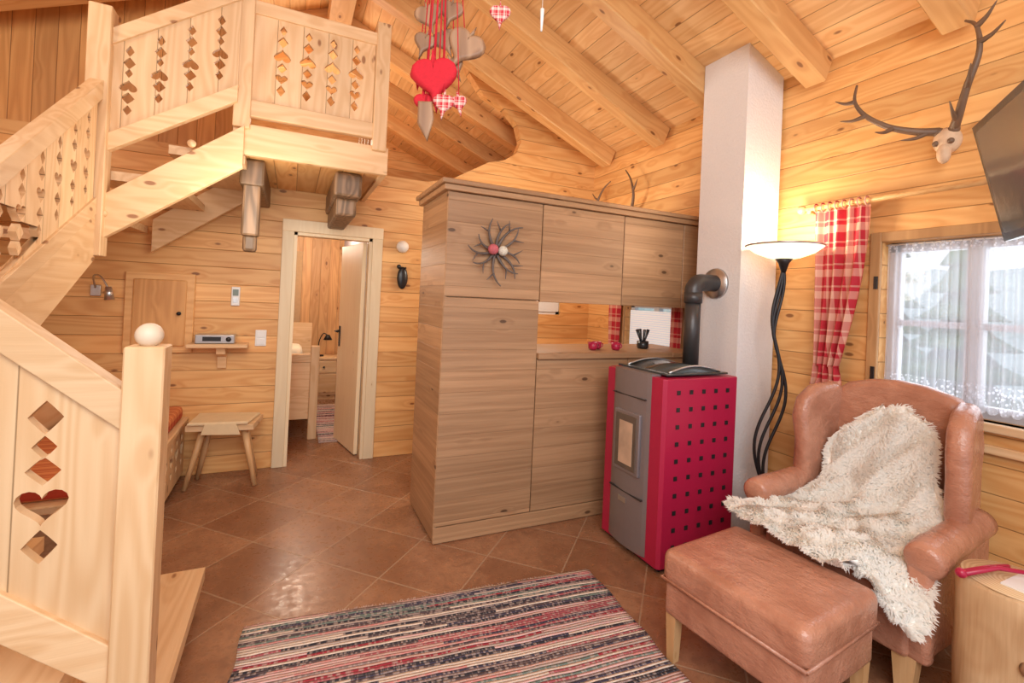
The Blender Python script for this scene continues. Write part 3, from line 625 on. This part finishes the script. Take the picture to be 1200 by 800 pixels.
# sheepskin
prof=[(-.19,1.03),(-.14,.87),(-.095,.70),(-.045,.61),(.02,.56),(.12,.535),(.28,.535),(.37,.53),(.44,.515),(.53,.50)]
pc=catmull([(p[0],0,p[1]) for p in prof],6); L_=[0]
for i in range(1,len(pc)): L_.append(L_[-1]+(pc[i]-pc[i-1]).length)
TL=L_[-1]
def P_at(s):
    s=max(0,min(TL-1e-5,s))
    for i in range(len(L_)-1):
        if L_[i+1]>=s:
            f=(s-L_[i])/(L_[i+1]-L_[i]); return pc[i].lerp(pc[i+1],f)
def halfw(u):
    k=[(0,.04,.07),(.06,.13,.16),(.2,.20,.22),(.4,.23,.27),(.55,.25,.29),(.72,.27,.31),(.80,.33,.37),(.88,.39,.38),(.95,.37,.34),(1,.24,.20)]
    for a,b in zip(k,k[1:]):
        if u<=b[0]:
            f=(u-a[0])/(b[0]-a[0]); return a[1]+(b[1]-a[1])*f, a[2]+(b[2]-a[2])*f
    return k[-1][1:]
def S(u,v):
    a,b=halfw(u); y=(-a if v<0 else b)*abs(v)
    p=P_at(u*TL); z=p.z; x=p.x
    if u>.72 and y>.17:
        q=min(1,(u-.72)/.10)
        z-= (y-.17)*1.0*q; x=x+(min(x,.41)-x)*q
    z+=.012*math.sin(u*23+v*3)+.01*math.sin(v*9+u*7)
    z+=.006*math.sin(x*60+y*25)*math.sin(y*55-x*20)
    return Vector((x,y+.02*math.sin(u*19),z))
NU,NV=110,60
V=[];F=[]
for i in range(NU+1):
    for j in range(NV+1): V.append(S(i/NU,-1+2*j/NV))
for i in range(NU):
    for j in range(NV): a=i*(NV+1)+j; F.append((a,a+1,a+NV+2,a+NV+1))
sk=E('sheepskin_throw',CO,math.pi+th)
mk('hide',V,F,hidem,sk,True)
V=[];F=[]
rng=random.Random(3)
def nrm(u,v):
    e=.02; a=S(min(1,u+e),v)-S(max(0,u-e),v); b=S(u,min(1,v+e))-S(u,max(-1,v-e)); n=b.cross(a)
    n=n.normalized() if n.length>1e-9 else Vector((0,0,1))
    if n.z+n.x*.8<0: n=-n
    return n
for q in range(44000):
    u=rng.random(); v=rng.uniform(-1,1)
    a,b=halfw(u)
    if rng.random()> (a+b)/.78: continue
    p=S(u,v); n=nrm(u,v)
    # curly locks: the lean direction swirls smoothly so neighbouring fibres clump
    ph=2.2*math.sin(p.x*30+1.3)+2.2*math.sin(p.y*34-p.z*22)+rng.uniform(-.7,.7)
    t1=n.orthogonal().normalized(); t2=n.cross(t1)
    tang=t1*math.cos(ph)+t2*math.sin(ph)+Vector((.2,0,-.3))
    tang=(tang-n*tang.dot(n)).normalized()
    edge_=False
    if abs(v)>.93: tang=(tang*.5+Vector((0,math.copysign(1,v),-.2))).normalized(); edge_=True
    elif u>.97 or u<.03: tang=(tang*.5+Vector((1 if u>.9 else -.4,0,-.1))).normalized(); edge_=True
    dvec=(n*(.35 if edge_ else rng.uniform(.35,.8))+tang).normalized(); ln=rng.uniform(.022,.038)
    side=dvec.cross(n+Vector((rng.uniform(-.25,.25),rng.uniform(-.25,.25),rng.uniform(-.25,.25)))).normalized()*.0036
    b0=p-n*.002; mid=p+dvec*ln*.5+n*.007; tip=p+dvec*ln*.95-n*.001+side*rng.uniform(-2,2)
    k0=len(V); V+=[b0-side,b0+side,mid+side*.9,mid-side*.9,tip]; F+=[(k0,k0+1,k0+2,k0+3),(k0+3,k0+2,k0+4)]
me=bpy.data.meshes.new('wool'); me.from_pydata([tuple(v) for v in V],[],F); me.materials.append(wool)
me.polygons.foreach_set('use_smooth',[True]*len(me.polygons)); me.update()
link(bpy.data.objects.new('wool',me),sk)
# ---------------------------------------------------------------- stump
sp=E('tree_stump_table',(2.32,.72,0))
V=[];F=[];nn=64; rows=[0,.02,.1,.2,.3,.4,.5,.555,.57]
for j,z in enumerate(rows):
    for i in range(nn):
        a=2*math.pi*i/nn; r=.158+.008*math.sin(3*a+1)+.005*math.sin(5*a+z*4)+.004*math.sin(z*14+a*2)
        if j in(0,len(rows)-1): r-=.009
        V.append((r*math.cos(a),r*math.sin(a),z))
for j in range(len(rows)-1):
    for i in range(nn): F.append((j*nn+i,j*nn+(i+1)%nn,(j+1)*nn+(i+1)%nn,(j+1)*nn+i))
F.append(tuple(range(nn))[::-1]); F.append(tuple((len(rows)-1)*nn+i for i in range(nn)))
mk('trunk',V,F,wood('debarked_trunk',(.76,.54,.31),(.46,.25,.11),(.16,.07,.03),'Z',ring=.25,fine=.75,kr=.17,kx=5,ky=6,rf=12,vs=4),sp,True)
for (a,z) in((3.6,.36),(4.3,.18)): ball('branch_stub',(.155*math.cos(a),.155*math.sin(a),z),.018,driftw,sp,(1,1,1.3))
s=NT('stump_end_grain'); vec,o=s.sep(); 
rr=s.M('SQRT',s.M('ADD',s.M('POWER',o[0],2.),s.M('POWER',o[1],2.))); nz=s.noise(vec,8,2)
f=s.M('MULTIPLY_ADD',s.M('SINE',s.M('ADD',s.M('MULTIPLY',rr,450.),s.M('MULTIPLY',nz,6.))),.5,.5)
s.bsdf(s.mix(f,(.78,.60,.38),(.62,.42,.22)),.5)
lathe('top_face',[(.148,.570),(.146,.574),(0,.574)],(0,0,0),s.m,sp,48)
rt=E('red_nutcracker'); 
sweep('handle_a',[(2.15,.80,.595),(2.30,.77,.60),(2.36,.70,.605)],[.009,.008,.007],stred,rt,10); sweep('handle_b',[(2.15,.82,.588),(2.30,.79,.592),(2.36,.76,.60)],[.008,.008,.007],stred,rt,10); ball('joint',(2.15,.81,.592),.017,stred,rt)
box('folded_paper',(2.24,.62,.5745),(2.40,.74,.580),white)
# ---------------------------------------------------------------- antlers on wall
def antler(parent,base,pts,tines,r,nm,m=antl):
    P=catmull([Vector(base)+Vector(p) for p in pts],6); n_=len(P)
    sweep(nm,P,[r*(1-.75*i/(n_-1)) for i in range(n_)],m,parent,10)
    for i,(f,dv) in enumerate(tines):
        q=P[int(f*(n_-1))]; dv=Vector(dv)
        sweep(nm+'_tine_%d'%i,catmull([q,q+dv*.5+Vector((0,0,-.012)),q+dv],4),[r*.7*(1-.85*k/8) for k in range(9)],m,parent,8)
da=E('deer_antler_trophy'); YD=1.205; bx=(RX-.08,YD,2.40)
ball('skull',(RX-.065,YD,2.35),.06,bone,da,(.8,.95,1.1)); ball('snout',(RX-.095,YD,2.28),.035,bone,da,(.8,.8,1.4))
for sd in(-1,1): ball('eye_socket',(RX-.105,YD+.03*sd,2.335),.014,antl,da); ball('pedicle',(RX-.08,YD+.03*sd,2.395),.024,antl,da)
antler(da,bx,[(0,.03,0),(-.06,.10,.01),(-.12,.19,.05),(-.16,.28,.13),(-.17,.33,.22),(-.14,.34,.32)],[(.12,(-.10,.07,-.04)),(.38,(-.10,.03,-.03)),(.62,(-.03,.11,.0)),(.8,(-.02,.09,.03))],.021,'beam_left')
antler(da,bx,[(0,-.03,0),(-.06,-.07,.04),(-.12,-.12,.14),(-.15,-.17,.27),(-.13,-.15,.40),(-.08,-.09,.47)],[(.15,(-.12,-.02,.06)),(.4,(-.10,-.05,.06)),(.68,(-.05,-.10,.03)),(.82,(-.04,-.08,.06))],.021,'beam_right')
db=E('roe_antler_trophy'); bx=(RX-.05,3.75,2.30)
ball('skull',(RX-.045,3.75,2.29),.05,bone,db,(.8,.9,1.2))
antler(db,bx,[(0,.04,0),(-.06,.20,.05),(-.10,.28,.18),(-.09,.22,.32),(-.06,.13,.40)],[(.2,(-.09,.0,.08)),(.6,(-.02,.08,.08))],.02,'beam_left')
antler(db,bx,[(0,-.04,0),(-.06,-.20,.05),(-.10,-.28,.18),(-.09,-.22,.34),(-.06,-.10,.46)],[(.2,(-.09,.0,.08)),(.6,(-.02,-.08,.08))],.02,'beam_right')
# ---------------------------------------------------------------- tv
tv=E('wall_mounted_tv'); n_=Vector((-.58,.81,0)).normalized(); u_=Vector((-.81,-.58,0)).normalized(); tau=math.radians(13); v_=(Vector((0,0,1))*math.cos(tau)+n_*math.sin(tau)).normalized(); n2=u_.cross(v_); 
if n2.dot(n_)<0: n2=-n2
TLc=Vector((2.60,1.0,2.29)); w_,h_=.86,.50; cc=TLc+u_*w_/2-v_*h_/2
def obox(n,c,hu,hv,hn,mat,par):
    V=[c+u_*a*hu+v_*b*hv+n2*d_*hn for a in(-1,1) for b in(-1,1) for d_ in(-1,1)]
    return mk(n,V,[(0,1,3,2),(4,5,7,6),(0,1,5,4),(2,3,7,6),(0,2,6,4),(1,3,7,5)],mat,par)
obox('housing',cc-n2*.02,w_/2,h_/2,.02,black,tv); obox('screen',cc+n2*.001,w_/2-.03,h_/2-.03,.002,screen,tv); obox('back_box',cc-n2*.05,.2,.15,.02,black,tv)
arm0=cc-n2*.06; sweep('wall_arm',[arm0,(RX-.2,.5,2.08),(RX,.5,2.08)],.02,black,tv)
# ---------------------------------------------------------------- hanging hearts
mo=E('hanging_heart_mobile')
Rt=Vector((.9058,-.4237,0)); mc=Vector((.488,1.87,2.35)); K=.00344
def at(px,py,dep=0): 
    return mc+Rt*((px-510)*K)+Vector((0,0,(90-py)*K))+Vector((.42,.9,0))*dep
def mh(n,px,py,wpx,mat,th_=.03,rot=0,shape=None,dep=0,string=True,smat=None):
    c=at(px,py,dep); w=wpx*K; ux=(Rt*math.cos(rot)+Vector((0,0,1))*math.sin(rot)); uy=(-Rt*math.sin(rot)+Vector((0,0,1))*math.cos(rot))
    sh_=shape or heart(0,0,w,w*.85); panel(n,sh_,[],th_,c,ux,uy,mat,mo,min(th_*.45,.018),True)
    if string: sweep(n+'_cord',[c+Vector((0,0,w*.3)),Vector((c.x+(mc.x-c.x)*.5,c.y+(mc.y-c.y)*.5,3.05))],.0022,smat or redfelt,mo,6)
mh('red_heart',509,90,44,redfelt,.045,.1)
mh('wood_heart',541,44,40,driftw,.03,-.5,dep=.05); mh('wood_heart_mid',528,66,22,driftw,.02,.5,dep=.07); mh('wood_heart_small',497,12,28,driftw,.02,.3,dep=.03); mh('wood_heart_upper',517,36,26,driftw,.02,.4,dep=.06); mh('red_heart_small',487,84,14,redfelt,.02,0,dep=.04)
mh('wood_heart_left',494,46,22,driftw,.02,-.3,dep=.02); mh('wood_heart_top',522,2,26,driftw,.02,-.2,dep=.05)
mh('plaid_heart',522,122,20,plaidX,.02,-.1,dep=-.02); mh('plaid_heart_2',539,118,14,plaidX,.02,.2); mh('red_heart_low',497,117,18,redfelt,.025,.1,dep=.02)
mh('driftwood_piece',500,138,0,driftw,.02,0,[(-.022,.06),(.02,.06),(.028,.0),(.01,-.07),(-.02,-.02)])
for dx in(-10,-3,4,9): sweep('ribbon',[at(510+dx,92),at(512+dx*.4,-140)],.003,redfelt,mo,6)
hb=E('hanging_crystal'); p0=mc+Rt*.42; sweep('drop',[p0+Vector((0,0,.21)),p0+Vector((0,0,.30))],[.004,.009],white,hb,8); sweep('thread',[p0+Vector((0,0,.30)),p0+Vector((0,0,1.25))],.001,white,hb,5)
hc=E('hanging_plaid_heart'); c=mc+Rt*.25+Vector((0,0,.27)); panel('heart',heart(0,0,.07,.06),[],.02,c,Rt,(0,0,1),plaidX,hc,.008,True); sweep('thread',[c,c+Vector((0,0,1.2))],.001,redfelt,hc,5)
# ---------------------------------------------------------------- rug
rg_=E('rag_rug',(-.12,2.30,0),math.radians(-5.5))
V=[];F=[];nxx,nyy=60,50; W_,H_=1.67,1.25
for top in(1,0):
    for j in range(nyy+1):
        for i in range(nxx+1):
            x=W_*i/nxx; y=-H_*j/nyy
            z=(.014+.0025*math.sin(x*6+y*4)+.0015*math.sin(y*31)) if top else .001
            V.append((x+.006*math.sin(y*22),y+.006*math.sin(x*9),z))
n0=(nxx+1)*(nyy+1)
for j in range(nyy):
    for i in range(nxx):
        a=j*(nxx+1)+i; F.append((a,a+1,a+nxx+2,a+nxx+1)); F.append((n0+a,n0+a+1,n0+a+nxx+2,n0+a+nxx+1))
for i in range(nxx): F.append((i,i+1,n0+i+1,n0+i)); a=nyy*(nxx+1)+i; F.append((a,a+1,n0+a+1,n0+a))
for j in range(nyy): a=j*(nxx+1); F.append((a,a+nxx+1,n0+a+nxx+1,n0+a)); a+=nxx; F.append((a,a+nxx+1,n0+a+nxx+1,n0+a))
mk('weave',V,F,rugm,rg_,True)
V=[];F=[]
for q in range(420):
    x=rng.uniform(0,W_); l_=rng.uniform(.012,.03); k0=len(V); dx=rng.uniform(-.012,.012)
    V+=[(x-.0025,-.002,.008),(x+.0025,-.002,.008),(x+dx+.001,l_,.003),(x+dx-.001,l_,.003)]; F.append((k0,k0+1,k0+2,k0+3))
mk('fringe',V,F,plain('fringe_cotton',(.55,.42,.38),.9,.3),rg_)

# ---------------------------------------------------------------- lights
def area(name,loc,target,sx,sy,e,col):
    l=bpy.data.lights.new(name,'AREA'); l.shape='RECTANGLE'; l.size=sx; l.size_y=sy; l.energy=e; l.color=col
    o=bpy.data.objects.new(name,l); C.objects.link(o); o.location=loc
    o.rotation_euler=(Vector(target)-Vector(loc)).to_track_quat('-Z','Y').to_euler(); return o
def point(name,loc,e,col,r=.1):
    l=bpy.data.lights.new(name,'POINT'); l.energy=e; l.color=col; l.shadow_soft_size=r
    o=bpy.data.objects.new(name,l); C.objects.link(o); o.location=loc; return o
area('fill_softbox_light',(.0,-.7,2.7),(.9,3.2,1.1),2.4,1.8,92,(1,.96,.92))  # unseen fill light, added above and behind the camera
area('window_daylight',(RX+.5,1.13,1.5),(0,1.3,.9),1.0,1.0,14,(.85,.92,1))
point('torchiere_bulb_light',(2.69,1.89,1.98),15,(1,.82,.58),.08)
point('kitchen_light',(1.9,3.6,2.0),28,(1,.9,.75),.15)
point('bedroom_light',(.1,5.9,2.1),46,(1,.88,.72),.15)
point('loft_light',(-.1,5.3,2.95),46,(1,.88,.70),.3)
point('under_stair_fill_light',(-.2,3.0,1.9),18,(1,.90,.74),.25)  # added fill for the area below the stairs, no visible lamp
point('stair_fill_light',(-1.5,2.6,3.0),15,(1,.88,.72),.2)  # added fill over the staircase, no visible lamp
w=bpy.data.worlds.new('world'); bpy.context.scene.world=w; w.use_nodes=True
bg=w.node_tree.nodes['Background']; bg.inputs[0].default_value=(.84,.90,1,1); bg.inputs[1].default_value=1.15
# ---------------------------------------------------------------- camera
cam=bpy.data.cameras.new('camera'); cam.sensor_width=36; cam.lens=552*36/1200; cam.shift_y=-53.2/1200; cam.clip_start=.02
co=bpy.data.objects.new('camera',cam); C.objects.link(co)
psi,pt,rl_=math.radians(25.07),math.radians(.41),math.radians(2.61)
Fv=Vector((math.sin(psi)*math.cos(pt),math.cos(psi)*math.cos(pt),math.sin(pt)))
R0=Vector((math.cos(psi),-math.sin(psi),0)); U0=R0.cross(Fv)
Rv=R0*math.cos(rl_)+U0*math.sin(rl_); Uv=-R0*math.sin(rl_)+U0*math.cos(rl_)
M_=Matrix(((Rv.x,Uv.x,-Fv.x,0),(Rv.y,Uv.y,-Fv.y,0),(Rv.z,Uv.z,-Fv.z,1.47),(0,0,0,1)))
co.matrix_world=M_
bpy.context.scene.camera=co
try:
    bpy.context.scene.view_settings.view_transform='Standard'
except Exception as e: print(e)
